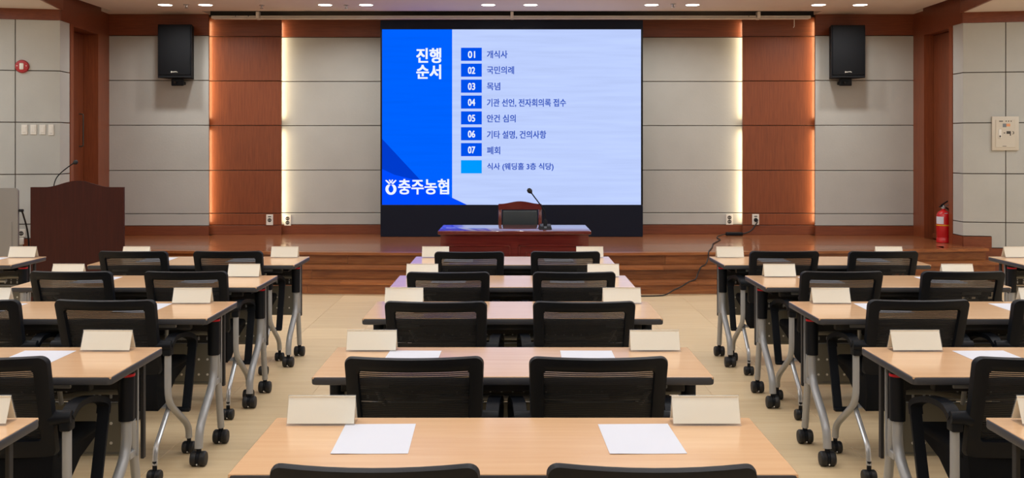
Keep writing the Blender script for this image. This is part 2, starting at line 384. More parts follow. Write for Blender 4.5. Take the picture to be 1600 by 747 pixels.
# ================================================================== STAGE with curved steps
stage = empty('stage', (0, 11.1, 0)); tag(stage, 'low wooden stage with curved front and three board steps', 'stage')
SX0, SX1 = -5.3, 5.40
def arc(y0, x): return y0 + x * x / 60.0
def curved(y0, depth, z0, z1, x0, x1, n=None, yback=None):
    n = n or max(2, int((x1 - x0) / .35)); m = MB(); vs_, fs = [], []
    for i in range(n + 1):
        x = x0 + (x1 - x0) * i / n; y = arc(y0, x); yb = yback if yback else y + depth
        vs_ += [(x, y, z0), (x, yb, z0), (x, yb, z1), (x, y, z1)]
    for i in range(n):
        a = i * 4; b = a + 4
        fs += [(a, b, b + 1, a + 1), (a + 1, b + 1, b + 2, a + 2), (a + 2, b + 2, b + 3, a + 3), (a + 3, b + 3, b, a)]
    fs += [(0, 1, 2, 3), (n * 4 + 3, n * 4 + 2, n * 4 + 1, n * 4)]
    return m.add(vs_, fs)
def par(o):  # parent to stage keeping world place
    o.parent = stage; o.matrix_parent_inverse = Matrix.Translation((0, -11.1, 0)); return o
# deck field behind the nosing, reaching the walls
par(MB().prism([(-5.0, 11.60), (-5.12, 11.60), (-5.22, 13.3), (-3.9, 13.3), (-3.9, 13.5), (3.9, 13.5), (3.9, 13.3), (5.21, 13.3), (5.215, 11.86), (5.0, 11.86)]
               + [(x, arc(11.22, x)) for x in [4.9 - 9.8 * k / 28 for k in range(29)]], 'z', .30, STAGE).build('deck', 'deck'))
for (side, a, b) in ((-1, -5.3, -4.9), (1, 4.9, 5.4)):
    par(curved(11.22, .2, .30, STAGE, a, b, 3, yback=11.57 if side < 0 else 11.84).build('deck_end', 'deck'))
par(curved(11.165, .1, 0, .30, SX0 + .02, SX1 - .02).build('carcass', 'step'))
yn = [11.10, 10.87, 10.65]; zn = [STAGE, .262, .131]
for k in range(3):
    cuts = [SX0]; x = SX0
    while x < SX1 - 1.4: x += R.uniform(1.2, 2.3); cuts.append(x)
    cuts[-1] = SX1 if SX1 - cuts[-1] < .6 else cuts[-1]
    if cuts[-1] != SX1: cuts.append(SX1)
    for a, b in zip(cuts, cuts[1:]):
        par(curved(yn[k], .13 if k == 0 else .25, zn[k] - .028, zn[k], a + .001, b - .001).build('tread_board', 'step'))
    cuts = [SX0 + .02]; x = SX0 + .02
    while x < SX1 - 1.4: x += R.uniform(.9, 2.2); cuts.append(x)
    if cuts[-1] < SX1 - .6: cuts.append(SX1 - .02)
    else: cuts[-1] = SX1 - .02
    for a, b in zip(cuts, cuts[1:]):
        par(curved(yn[k] + .045, .02, zn[k] - .131 + (.001 if k == 2 else 0), zn[k] - .028, a + .001, b - .001).build('riser_board', 'step'))
    if k: par(curved(yn[k] + .064, .18, 0, zn[k] - .03, SX0 + .03, SX1 - .03).build('step_core', 'step'))

# ================================================================== LED SCREEN
SY = 13.08
scr = empty('led_screen', (0, SY, STAGE)); tag(scr, 'large LED wall screen showing a blue Korean meeting agenda', 'screen')
def spar(o): o.parent = scr; o.matrix_parent_inverse = Matrix.Translation((0, -SY, -STAGE)); return o
sx0, sx1, sz0, sz1 = X(597, SY), X(1001.5, SY), Z(320, SY), Z(46, SY)
fx0, fx1 = X(594.5, SY), X(1004.5, SY)
spar(MB().rbox(fx0, fx1, SY + .012, SY + .30, STAGE, Z(31.6, SY), .006, 1).build('cabinet', 'bezel'))
fr = MB()
fr.box(fx0, sx0, SY - .004, SY + .02, sz0, sz1); fr.box(sx1, fx1, SY - .004, SY + .02, sz0, sz1)
spar(fr.build('side_frame', 'bezel'))
spar(MB().rbox(fx0, fx1, SY - .006, SY + .02, sz1, Z(31.6, SY), .004, 1).build('top_frame', 'navy'))
spar(MB().rbox(fx0, fx1, SY - .006, SY + .02, STAGE, sz0, .004, 1).build('plinth_panel', 'navy'))
spar(MB().box(sx0, sx1, SY, SY + .012, sz0, sz1).build('display_panel', 'scr_white'))
def flat(poly, m, name, lift):
    pts = [(X(a, SY), Z(b, SY)) for a, b in poly]
    o = MB().prism(pts, 'y', SY - lift, SY - lift + .0005).build(name, m); return spar(o)
flat([(597, 46), (706.5, 46), (706.5, 309), (729.5, 320), (597, 320)], 'scr_blue', 'title_block', .0010)
flat([(597, 217), (656, 280.5), (644, 280), (616, 273), (597, 264)], 'scr_deep', 'dark_facet', .0016)
flat([(597, 264), (616, 273), (644, 280), (660, 284), (706, 309), (729, 320), (597, 320)], 'scr_mid', 'lower_facet', .0014)
def text(body, box, m, name, bold=0, lift=.003):
    c = bpy.data.curves.new('t', 'FONT'); c.body = body; c.resolution_u = 3
    t = bpy.data.objects.new('t', c); COL.objects.link(t)
    me = bpy.data.meshes.new_from_object(t.evaluated_get(bpy.context.evaluated_depsgraph_get()))
    bpy.data.objects.remove(t); me.name = name
    xs = [v.co.x for v in me.vertices]; ys = [v.co.y for v in me.vertices]
    bx, by, bw, bh = min(xs), min(ys), max(xs) - min(xs), max(ys) - min(ys)
    x0, y0, x1, y1 = box
    for v in me.vertices:
        px = x0 + (v.co.x - bx) / bw * (x1 - x0); py = y1 - (v.co.y - by) / bh * (y1 - y0)
        v.co = (X(px, SY), SY - lift, Z(py, SY))
    vv = [tuple(v.co) for v in me.vertices]; ff = [tuple(p.vertices) for p in me.polygons]; k = len(vv); V, Fc = [], []
    sh = [(0, 0)] if not bold else [(a * bold, b * bold * .7) for a in (-1, 0, 1) for b in (-1, 0, 1)]
    for q, (a, b) in enumerate(sh):         # heavier strokes: the glyph laid over itself, a hair apart
        V += [(x + a * SY / F, y - q * .00004, z + b * SY / F) for x, y, z in vv]; Fc += [tuple(i + q * k for i in f) for f in ff]
    me2 = bpy.data.meshes.new(name); me2.from_pydata(V, [], Fc); me2.materials.append(M[m]); bpy.data.meshes.remove(me)
    return spar(link(name, me2))
text('진행', (651.2, 75.6, 688.8, 98.0), 'scr_letter', 'title_text', .75)
text('순서', (651.2, 101.3, 688.6, 123.2), 'scr_letter', 'title_text', .75)
tops = [74.6, 99.4, 124.4, 149.3, 174.0, 198.8, 223.6]
lines = [('개식사', 79.1, 792.8), ('국민의례', 103.7, 803), ('목념', 129, 781.4), ('기관 선언, 전자회의록 접수', 154.5, 884.2),
         ('안건 심의', 179.2, 805.5), ('기타 설명, 건의사항', 204.3, 853.2), ('폐회', 229.2, 781.3)]
for k, (s_, y, x1) in enumerate(lines):
    flat([(720.3, tops[k]), (752.8, tops[k]), (752.8, tops[k] + 20.5), (720.3, tops[k] + 20.5)], 'scr_box', 'number_tile', .0012)
    text('0%d' % (k + 1), (731.4, tops[k] + 5.4, 742.2, tops[k] + 16.0), 'scr_letter', 'number_text', .3)
    text(s_, (761, y, x1, y + (12.6 if ',' in s_ else 11.9)), 'scr_text', 'agenda_text', .28)['kind'] = 'stuff'
flat([(720.3, 250.4), (752.8, 250.4), (752.8, 270.9), (720.3, 270.9)], 'scr_sky', 'blank_tile', .0012)
text('식사 (웨딩홀 3층 식당)', (761.4, 254.6, 864.7, 267.0), 'scr_text', 'agenda_text', .28)
text('충주농협', (622.7, 280.0, 701.2, 303.4), 'scr_letter', 'organiser_text', .6)
# emblem: round pot shape with sprouting arms
def emb(px, py): return (590 + px / 12.3, 270 + py / 12.3)
ring = []
N = 40
em_v, em_f = [], []
for k in range(N):
    a = math.pi / 2 + 2 * math.pi * k / N
    co, si = math.cos(a), math.sin(a)
    ox, oy = 257 + 106 * co, 312 - (112 if si < 0 else 108) * si
    top = max(0, si) ** 6
    ix, iy = 257 + 48 * co * (1 - .35 * max(0, si)), 308 - (72 if si < 0 else 76) * si
    oy += top * 26
    for (a_, b_) in (emb(ox, oy), emb(ix, iy)): em_v.append((X(a_, SY), SY - .003, Z(b_, SY)))
for k in range(N):
    a, b = 2 * k, 2 * ((k + 1) % N); em_f.append((a, b, b + 1, a + 1))
eb = MB().add(em_v, em_f)
for quad in ([(148, 150), (168, 134), (246, 200), (222, 226)], [(364, 150), (346, 134), (268, 200), (292, 226)],
             [(214, 136), (240, 130), (264, 190), (252, 204)], [(300, 136), (276, 130), (250, 190), (262, 204)]):
    eb.add([(X(emb(*q)[0], SY), SY - .0032, Z(emb(*q)[1], SY)) for q in quad], [(0, 1, 2, 3)])
spar(eb.build('emblem', 'scr_letter'))

# ================================================================== WALL AND CEILING FITTINGS
# round downlights
dl0 = None
DLL = ['over the podium-side speaker, farther from the screen', 'over the podium-side speaker, nearer the screen', 'over the podium-side grey bay, farther from the screen', 'over the podium-side grey bay, nearer the screen',
       'over the screen, toward the podium', 'over the screen, toward the extinguisher', 'over the extinguisher-side grey bay, nearer the screen', 'over the extinguisher-side grey bay, farther from the screen',
       'over the extinguisher-side speaker, nearer the screen', 'over the extinguisher-side speaker, farther from the screen']
for k, px in enumerate((258, 321, 508, 572, 763, 829, 1018, 1082, 1279, 1344)):
    p = (X(px, 12.4), 12.4, CEIL)
    if dl0 is None:
        dl0 = empty('downlight', p); tag(dl0, 'round downlight ' + DLL[0], 'downlight', 'paired downlights above the stage')
        MB().lathe([(.080, -.001), (.095, -.004), (.097, 0), (.085, .004)], n=24).build('trim_ring', 'track', dl0)
        MB().lathe([(.082, -.003), (.05, -.006), (.01, -.007)], n=24).build('lens', 'lamp', dl0)
        area('lamp_light', (0, 0, -.012), (0, 0, 0), .15, .15, DOWN_W, (.97, .96, .94), dl0, 'DISK', 150)
    else:
        c = copy_tree(dl0); c.location = p; c['label'] = 'round downlight ' + DLL[k]
# unseen square panels added over the seats as fill light
lp0 = None
for y in (.2, 3.0, 5.8, 8.6):
    for x in (-3.8, -1.15, 1.15, 3.8, -6.2, 6.2):
        p = (x, y + (1.4 if abs(x) > 6 else 0), CEIL if abs(x) < 6 else LOWCEIL)
        if lp0 is None:
            lp0 = empty('fill_light_panel', p); tag(lp0, 'added square fill light over the seats, out of view', 'fill light', 'added fill lights over the seats')
            fr = MB(); fr.box(-.62, .62, -.62, -.6, -.012, 0); fr.box(-.62, .62, .6, .62, -.012, 0); fr.box(-.62, -.6, -.6, .6, -.012, 0); fr.box(.6, .62, -.6, .6, -.012, 0)
            fr.build('frame', 'track', lp0)
            MB().box(-.6, .6, -.6, .6, -.006, 0).build('diffuser', 'fill_glow', lp0)
            area('fill_light', (0, 0, -.02), (0, 0, 0), 1.15, 1.15, FILL_W, (.80, .89, 1), lp0)
        else:
            c = copy_tree(lp0); c.location = p
# sprinklers
sp0 = None
SPL = ['over the podium-side speaker', 'over the podium-side cherry pilaster', 'over the podium-side grey bay', 'over the extinguisher-side grey bay']
for k, (px, py) in enumerate(((291, 7), (409, 8), (541, 8), (1052, 6))):
    Y = (CEIL - EYE) * F / (HOR - py); p = (X(px, Y), Y, CEIL)
    if sp0 is None:
        sp0 = empty('sprinkler_head', p); tag(sp0, 'small metal sprinkler head ' + SPL[0], 'sprinkler', 'sprinkler heads over the stage')
        MB().lathe([(.035, 0), (.035, -.004), (.012, -.008), (.012, -.03), (.004, -.034)], n=14).build('body', 'chrome', sp0)
        MB().lathe([(.022, -.042), (.022, -.044), (.004, -.046)], n=12).build('deflector', 'chrome', sp0)
        MB().tube([(-.012, 0, -.028), (-.014, 0, -.036), (0, 0, -.043), (.014, 0, -.036), (.012, 0, -.028)], .002, 6).build('yoke', 'chrome', sp0)
    else:
        c = copy_tree(sp0); c.location = p; c['label'] = 'small metal sprinkler head ' + SPL[k]
# long white screen rail under the ceiling
rail = empty('screen_rail', (0, 13.06, 3.17)); tag(rail, 'long white metal rail fixed under the ceiling above the screen', 'rail')
def rpar(o): o.parent = rail; o.matrix_parent_inverse = Matrix.Translation((0, -13.06, -3.17)); return o
rx0, rx1 = X(331, 13.06), X(1266, 13.06)
rpar(MB().rbox(rx0, rx1, 13.03, 13.07, 3.176, 3.214, .004, 1).build('rail_front', 'track'))
rpar(MB().rbox(rx0 + .03, rx1 - .03, 13.0, 13.06, 3.166, 3.177, .003, 1).build('rail_lip', 'track'))
for px in (402, 800, 1186):
    x = X(px, 13.0); rpar(MB().rbox(x - .02, x + .02, 13.0, 13.09, 3.165, 3.262, .003, 1).build('hanger', 'track'))
for px in (368, 388, 1170, 1182):
    x = X(px, 13.03); rpar(MB().lathe([(.006, 0), (.006, -.004), (.002, -.005)], (x, 13.03, 3.206), 8, 'y').build('screw', 'under'))
x = X(1242, 13.0)
rpar(MB().tube([(x, 13.03, 3.18), (x, 13.03, 3.075), (x - .012, 13.03, 3.06)], .005, 6).build('pull_hook', 'track'))
# speakers
def speaker(px, py0, py1, side, label):
    Y = 12.98; xc = X(px, Y); z0, z1 = Z(py1, Y), Z(py0, Y); hw = 26.5 / F * Y
    o = empty('wall_speaker', (xc, 13.3, z0)); tag(o, label, 'speaker')
    z1 -= z0
    MB().prism([(-hw, -.30), (hw, -.30), (hw * .72, -.02), (-hw * .72, -.02)], 'z', .0, z1).build('cabinet', 'spk', o)
    MB().rbox(-hw * .93, hw * .93, -.318, -.298, .035, z1 - .015, .006, 2).build('grille', 'grille', o)
    g = MB(); g.rbox(-hw, hw, -.312, -.295, z1 - .022, z1, .005, 1); g.rbox(-hw, hw, -.312, -.295, 0, .03, .005, 1)
    g.rbox(-hw, -hw * .94, -.312, -.295, .03, z1 - .022, .004, 1); g.rbox(hw * .94, hw, -.312, -.295, .03, z1 - .022, .004, 1); g.build('rim', 'spk', o)
    # tiny white wordmark: its letters are too small to read, so only their strokes are there
    b = MB(); bz = .074; k = .009
    b.tube([(-.042, -.3195, bz - k), (-.042, -.3195, bz + k), (-.032, -.3195, bz + k * .6), (-.030, -.3195, bz - k * .4), (-.042, -.3195, bz - k)], .003, 5)
    b.tube([(-.024, -.3195, bz - k * .7), (-.016, -.3195, bz + k * .4), (-.008, -.3195, bz - k * .6), (.002, -.3195, bz + k * .7), (.010, -.3195, bz - k * .3), (.020, -.3195, bz + k * .7), (.030, -.3195, bz - k * .3), (.040, -.3195, bz - k * .5)], .0034, 5)
    b.build('badge', 'plastic', o)
    bk = empty('b'); bpy.data.objects.remove(bk)
    MB().rbox(-.075, .075, -.22, -.17, -.095, .0, .006, 1).build('bracket_plate', 'black', o)
    MB().rbox(-.05, .05, -.16, .0, -.075, -.035, .006, 1).build('bracket_arm', 'black', o)
    MB().rbox(-.07, .07, -.012, .0, -.11, .02, .004, 1).build('wall_plate', 'black', o)
    MB().lathe([(.018, -.225), (.018, -.245), (.012, -.25)], (-.02, 0, -.055), 12, 'y').build('clamp_knob', 'rubber', o)
    return o
speaker(272.5, 38, 121.5, -1, 'black wall speaker on the grey panels above the podium side')
speaker(1326, 39, 121.5, 1, 'black wall speaker on the grey panels beside the extinguisher door')
# helper for plates on slanting wing walls
def wing_pt(W, px, py):
    c, d, n, _ = W; t = (px - 800) / F     # x = t*y
    s = (t * c.y - c.x) / (d.x - t * d.y); p = c + d * s; return Vector((p.x, p.y, Z(py, p.y)))
def wing_obj(name, W, px, py, label, cat, group=None):
    p = wing_pt(W, px, py); d = W[1] if W[1].x > 0 else -W[1]
    o = empty(name, p, math.atan2(d.y, d.x)); tag(o, label, cat, group); return o
# fire alarm
al = wing_obj('fire_alarm', LW, 35, 104, 'round red fire alarm bell with white centre on grey wall', 'fire alarm')
MB().lathe([(.074, 0), (.074, -.02), (.066, -.034), (.03, -.038)], n=28, axis='y').build('housing', 'alarm', al)
MB().rbox(-.022, .022, -.046, -.034, -.036, .036, .008, 2).build('strobe_lens', 'plastic', al)
for s in (-1, 1): MB().lathe([(.006, -.034), (.006, -.038), (.002, -.039)], (s * .048, 0, .006), 8, 'y').build('screw', 'plastic', al)
# light switches
for k, (px, wd) in enumerate(((38.5, 9), (52.5, 9), (66.5, 9), (80, 8))):
    o = wing_obj('light_switch', LW, px, 202.5 if k < 3 else 203, ['white wall switch farthest from the door, under the fire alarm', 'white wall switch second in the row of four',
        'white wall switch third in the row of four', 'slimmer white wall switch nearest the door behind the podium'][k], 'switch', 'wall switches behind the podium')
    h = .056 if k < 3 else .062; ww = wd * .0036
    MB().rbox(-ww, ww, -.012, 0, -h, h, .003, 1).build('plate', 'plastic', o)
    MB().rbox(-ww * .62, ww * .62, -.017, -.010, -h * .6, h * .6, .003, 1).build('rocker', 'plastic', o)
# sockets
def socket_parts(o, holes, w2=.045, h2=.07, dark=True):
    MB().rbox(-w2, w2, -.012, 0, -h2, h2, .004, 1).build('plate', 'plastic', o)
    for hz in holes:
        c = MB().lathe([(.024, -.010), (.026, -.013), (.021, -.0135), (.020, -.0125)], (0, 0, hz), 16, 'y').build('socket_well', 'dark_print' if dark else 'plastic', o)
        g = MB()
        for s in (-1, 1): g.lathe([(.004, -.0125), (.004, -.0150), (.002, -.0152)], (s * .010, 0, hz), 8, 'y')
        g.build('pin_hole', 'plastic', c)
for nm, px, py, y, holes, lb in (('wall_socket', 421.5, 343.5, Y2, [-.004], 'white wall socket on the cherry pilaster, podium side of the screen'),
                                ('wall_socket', 449.5, 344.5, Y3, [.026, -.028], 'white double socket on the grey bay, podium side of the screen'),
                                ('wall_socket', 1139.5, 343, Y3, [.026, -.028], 'white double socket on the grey bay above the power adapter'),
                                ('wall_socket', 1180.5, 343, Y2, [-.004], 'white wall socket with a black plug in it')):
    o = empty(nm, (X(px, y), y, Z(py, y))); tag(o, lb, 'socket', 'wall sockets behind the stage'); socket_parts(o, holes)
    if len(holes) == 1: MB().rbox(-.02, .02, -.015, -.01, .035, .048, .002, 1).build('port', 'dark_print', o)
o = wing_obj('wall_socket', LW, 33.5, 364, 'white wall socket low on the wall between console and podium', 'socket', 'wall sockets behind the stage')
socket_parts(o, [-.005], .042, .045)
MB().rbox(-.02, .03, -.04, 0, -.13, -.05, .008, 2).build('plug', 'plastic', o)
# control panel box
cp = wing_obj('control_panel', RW, 1570, 208.5, 'ivory steel alarm control box with framed door on grey wall', 'control box')
k = 11.79 / F
MB().rbox(-19.5 * k, 19.5 * k, -.03, 0, -26.5 * k, 26.5 * k, .006, 2).build('frame', 'ivory', cp)
dd = MB().rbox(-14.5 * k, 14.5 * k, -.036, -.028, -22 * k, 21.5 * k, .003, 1).build('door', 'ivory', cp)
MB().rbox(-10.5 * k, -6 * k, -.044, -.034, -8 * k, 6 * k, .006, 2).build('lock_plate', 'plastic', dd)
MB().rbox(-9.4 * k, -7.2 * k, -.047, -.043, -6 * k, -3.2 * k, .002, 1).build('keyhole', 'dark_print', dd)
MB().box(-4.3 * k, 1 * k, -.0368, -.035, 9.6 * k, 15.2 * k).build('grey_label', 'grey_print', dd)
MB().box(1 * k, 6.6 * k, -.0368, -.035, 10.8 * k, 15 * k).build('orange_label', 'orange_print', dd)
g = MB()
g.box(-9.5 * k, -4 * k, -.0368, -.035, 18.2 * k, 19.6 * k)
for q in (0, 3.6, 7.2): g.box(q * k, (q + 1.4) * k, -.0368, -.035, 18 * k, 19.8 * k)
g.box(1.2 * k, 7.5 * k, -.0368, -.035, -.8 * k, 3.4 * k); g.box(6 * k, 7.6 * k, -.0368, -.035, -3.6 * k, -.8 * k); g.box(-3 * k, -.6 * k, -.0368, -.035, 0, 1.4 * k)
g.box(-4.5 * k, 1 * k, -.0368, -.035, -20.4 * k, -19.6 * k)
g.build('door_print', 'dark_print', dd)
MB().tube([(10 * k, -.037, 3 * k), (11.6 * k, -.037, 2 * k), (11.6 * k, -.037, 0), (10 * k, -.037, -1.2 * k)], .004, 6).build('hook_mark', 'dark_print', dd)
# fire extinguisher
ex = empty('fire_extinguisher', (X(1474, 12.3), 12.3, STAGE)); tag(ex, 'red fire extinguisher with yellow band standing on the stage by the door', 'fire extinguisher')
MB().lathe([(.072, 0), (.080, .004), (.080, .055), (.076, .062), (.076, .068), (.080, .075), (.080, .315), (.074, .345), (.058, .370), (.030, .388), (.022, .392), (.022, .41)], n=28).build('cylinder', 'redpaint', ex)
MB().lathe([(.0808, .205), (.0812, .206), (.0812, .217), (.0808, .218)], n=28).build('yellow_band', 'yellow', ex)
lb = MB(); vs_, fs = [], []
for i in range(9):
    a = math.radians(176 + 74 * i / 8)
    for z in (.228, .315): vs_.append((.0812 * math.cos(a), .0812 * math.sin(a), z))
for i in range(8): fs.append((2 * i, 2 * i + 2, 2 * i + 3, 2 * i + 1))
lb.add(vs_, fs).build('instruction_label', 'white', ex)
vs_, fs = [], []
for i in range(5):
    a = math.radians(256 + 32 * i / 4)
    for z in (.352, .360): vs_.append((.0725 * math.cos(a), .0725 * math.sin(a), z))
for i in range(4): fs.append((2 * i, 2 * i + 2, 2 * i + 3, 2 * i + 1))
MB().add(vs_, fs).build('shoulder_mark', 'white', ex)
MB().lathe([(.02, .405), (.026, .41), (.026, .43), (.016, .438), (.016, .45)], n=14).build('valve', 'chrome', ex)
MB().hexa([(-.05, -.012, .425), (.01, -.012, .44), (.01, .012, .44), (-.05, .012, .425), (-.05, -.012, .435), (.01, -.012, .455), (.01, .012, .455), (-.05, .012, .435)]).build('carry_handle', 'black', ex)
MB().hexa([(-.03, -.012, .44), (.05, -.012, .49), (.05, .012, .49), (-.03, .012, .44), (-.03, -.012, .455), (.05, -.012, .503), (.05, .012, .503), (-.03, .012, .455)]).build('squeeze_lever', 'black', ex)
MB().tube([(.02, 0, .44), (.06, 0, .455), (.085, 0, .45)], .006, 8).build('nozzle', 'chrome', ex)
MB().tube([(.016, .0, .42), (.07, .02, .41), (.095, .03, .33), (.094, .03, .10)], .009, 8, smooth=.05).build('hose', 'rubber', ex)

# ================================================================== PODIUM, CONSOLE, CHAIR DESK
PY = 10.10
pod = empty('podium', (X(120.5, PY), PY + .26, 0)); tag(pod, 'tall dark mahogany podium with arched top edge', 'podium')
hw = 73 / F * PY; zt = Z(292.5, PY); za = Z(282.5, PY)
prof = [(-hw, .0), (hw, .0), (hw, zt)]
for i in range(21):
    t = 1 - 2 * i / 20; e = abs(t)
    prof.append((t * hw * .70, zt + (za - zt) * (.5 + .5 * math.cos(math.pi * min(1, e)))))
prof.append((-hw, zt))
MB().prism(prof, 'y', -.26, -.235).build('front_board', 'mahog', pod)
for s in (-1, 1):
    MB().prism([(-.235, .05), (.26, .05), (.26, zt - .20), (-.235, zt - .02)], 'x', min(s * hw * .58, s * hw * .53), max(s * hw * .58, s * hw * .53)).build('side_board', 'mahog', pod)
MB().hexa([(-hw * .54, -.235, zt - .06), (hw * .54, -.235, zt - .06), (hw * .54, .24, zt - .21), (-hw * .54, .24, zt - .21),
           (-hw * .54, -.235, zt - .035), (hw * .54, -.235, zt - .035), (hw * .54, .24, zt - .185), (-hw * .54, .24, zt - .185)]).build('reading_top', 'mahog', pod)
MB().box(-hw * .54, hw * .54, -.23, .22, .40, .42).build('shelf', 'mahog', pod)
MB().rbox(-hw * .62, hw * .62, -.235, .27, 0, .05, .004, 1).build('plinth', 'mahog', pod)
def gooseneck(name, base, pts, label, foot):
    o = empty(name, base); tag(o, label, 'microphone')
    b = Vector(base); P = [Vector(p) - b for p in pts]
    MB().tube(P[:-1], .0055, 8, smooth=.12).build('gooseneck', 'black', o)
    d = (P[-1] - P[-2]).normalized()
    h = MB().tube([P[-2] - d * .005, P[-2] + d * .012, P[-1] - d * .02, P[-1], P[-1] + d * .008], [.008, .02, .024, .018, .004], 12); h.build('mic_head', 'rubber', o)
    if foot == 'flange': MB().lathe([(.022, 0), (.022, .01), (.012, .02), (.008, .045)], n=14).build('flange', 'black', o)
    else:
        MB().hexa([(-.06, -.055, 0), (.06, -.055, 0), (.06, .06, 0), (-.06, .06, 0), (-.045, -.035, .028), (.045, -.035, .028), (.05, .055, .045), (-.05, .055, .045)]).build('base', 'black', o)
        MB().lathe([(.018, .03), (.016, .07), (.010, .09)], n=12).build('neck_socket', 'black', o)
        MB().box(-.012, .012, -.048, -.03, .012, .028).build('talk_button', 'grey_print', o)
    return o
my = PY + .12
mz = zt - .13
gooseneck('podium_microphone', (X(83, my), my, mz), [(X(83, my), my, mz + .01), (X(84, my), my, Z(286, my)), (X(91, my), my, Z(273, my)), (X(109, my), my, Z(259, my)), (X(115, my), my, Z(255, my)), (X(120.5, my), my, Z(252.5, my))],
          'thin black gooseneck microphone rising from the mahogany podium', 'flange')
# grey AV console
cx = X(28, 10.45)
co = empty('media_console', (cx - .36, 10.7, 0)); tag(co, 'grey steel media console with rounded corner beside the podium', 'console')
zc = Z(294, 10.45)
rp = [(-.36, .06), (.36, .06)]
for i in range(7):
    a = math.radians(90 * i / 6); rp.append((.36 - .04 + .04 * math.cos(a), zc - .04 + .04 * math.sin(a)))
for i in range(7):
    a = math.radians(90 + 90 * i / 6); rp.append((-.36 + .04 + .04 * math.cos(a), zc - .04 + .04 * math.sin(a)))
MB().prism(rp, 'y', -.25, -.22).build('front_panel', 'console', co)
MB().prism([(-.22, .06), (.25, .06), (.25, zc - .16), (-.22, zc - .02)], 'x', -.35, .12).build('body', 'console', co)
MB().rbox(-.33, .10, -.20, .23, 0, .06, .01, 1).build('base', 'under', co)
MB().box(-.30, .30, -.254, -.25, .30, .78).build('service_door', 'console', co)
cb = empty('console_cable', (cx, 10.6, Z(330, 10.5))); tag(cb, 'black cable looping from the console side down to the floor', 'cable')
b0 = Vector(cb.location)
def rel(pts, b): return [Vector(p) - b for p in pts]
MB().tube(rel([(cx + .002, 10.47, Z(329, 10.47)), (cx + .045, 10.47, Z(329, 10.47))], b0), .014, 8).build('plug', 'black', cb)
MB().tube(rel([(cx + .03, 10.47, Z(329, 10.47)), (X(37, 10.6), 10.6, Z(337, 10.7)), (X(42, 10.75), 10.75, Z(355, 10.75)), (X(45, 10.8), 10.8, Z(375, 10.8)), (X(46, 10.8), 10.8, .30), (X(47, 10.8), 10.78, .012), (X(30, 10.75), 10.7, .012)], b0), .009, 8, smooth=.1).build('cord', 'rubber', cb)

# mahogany desk before the stage
DY = 9.10; ztop = Z(361, DY); dw = 120 / F * DY; ddp = .70
dk = empty('chairman_desk', (X(804, DY), DY + ddp / 2, 0)); tag(dk, 'glossy red mahogany desk with panelled front before the screen', 'desk')
MB().rbox(-dw, dw, -ddp / 2, ddp / 2, ztop - .032, ztop, .006, 2).build('desk_top', 'rosewd', dk)
bw = dw - .022
MB().box(-bw, bw, -ddp / 2 + .035, -ddp / 2 + .06, .08, ztop - .032).build('front_board', 'rosewd', dk)
for s in (-1, 1): MB().box(min(s * bw, s * (bw - .03)), max(s * bw, s * (bw - .03)), -ddp / 2 + .06, ddp / 2 - .05, .0, ztop - .032).build('side_board', 'rosewd', dk)
MB().rbox(-bw - .008, bw + .008, -ddp / 2 + .02, -ddp / 2 + .07, 0, .085, .006, 1).build('plinth', 'rosewd', dk)
fy = -ddp / 2 + .035
for s in (-1, 1):
    a, b = (.035, bw - .055) if s > 0 else (-bw + .055, -.035)
    z0, z1 = .12, ztop - .125
    g = MB()
    for (i, q) in ((0, .014), (.062, .010)):
        A, B, C_, D = a + i, b - i, z0 + i, z1 - i
        g.rbox(A, B, fy - .012, fy, D - q, D, .004, 1); g.rbox(A, B, fy - .012, fy, C_, C_ + q, .004, 1)
        g.rbox(A, A + q, fy - .012, fy, C_, D, .004, 1); g.rbox(B - q, B, fy - .012, fy, C_, D, .004, 1)
    fp = MB().rbox(a + .07, b - .07, fy - .009, fy, z0 + .07, z1 - .07, .006, 1).build('raised_panel', 'rosewd', dk)
    g.build('panel_moulding', 'rosewd', dk)
my = DY + .20; mzz = ztop
gx = X(852, my)
gooseneck('desk_microphone', (gx, my, mzz), [(gx, my + .01, mzz + .08), (gx + .002, my + .01, Z(337, my)), (X(849, my), my, Z(326, my)), (X(842, my), my - .01, Z(317, my)), (X(830, my), my - .03, Z(301, my)), (X(825.5, my), my - .04, Z(295.5, my))],
          'black conference microphone on a square base on the mahogany desk', 'base')
# chairman's chair facing the audience
CY = 10.18
ch = empty('wooden_armchair', (X(812.5, CY), CY, 0)); tag(ch, 'mahogany chair with dark leather back pad behind the panelled desk', 'chair')
cw = 33.7 / F * CY; zt2, zm = Z(318.5, CY), Z(315, CY)
fr = MB(); zb = .46
for s in (-1, 1): fr.rbox(min(s * cw, s * (cw - .032)), max(s * cw, s * (cw - .032)), -.02, .025, .0, zt2, .006, 2)
fr.build('back_post', 'rosewd', ch)
tp = [(-cw, zt2 - .055), (cw, zt2 - .055), (cw, zt2 - .004)]
for i in range(17):
    t = 1 - 2 * i / 16; tp.append((t * cw * .93, zt2 + (zm - zt2 + .004) * (.5 + .5 * math.cos(math.pi * abs(t)))))
tp.append((-cw, zt2 - .004))
MB().prism(tp, 'y', -.025, .03).build('crest_rail', 'rosewd', ch)
MB().rbox(-cw + .04, cw - .04, -.03, .015, .52, zt2 - .06, .018, 3).build('back_pad', 'leather', ch)
MB().rbox(-cw + .03, cw - .03, -.01, .02, .48, .53, .004, 1).build('lower_rail', 'rosewd', ch)
MB().rbox(-cw + .01, cw - .01, -.42, -.0, .38, .47, .03, 3).build('seat_pad', 'leather', ch)
MB().rbox(-cw, cw, -.42, .0, .32, .39, .006, 1).build('seat_rail', 'rosewd', ch)
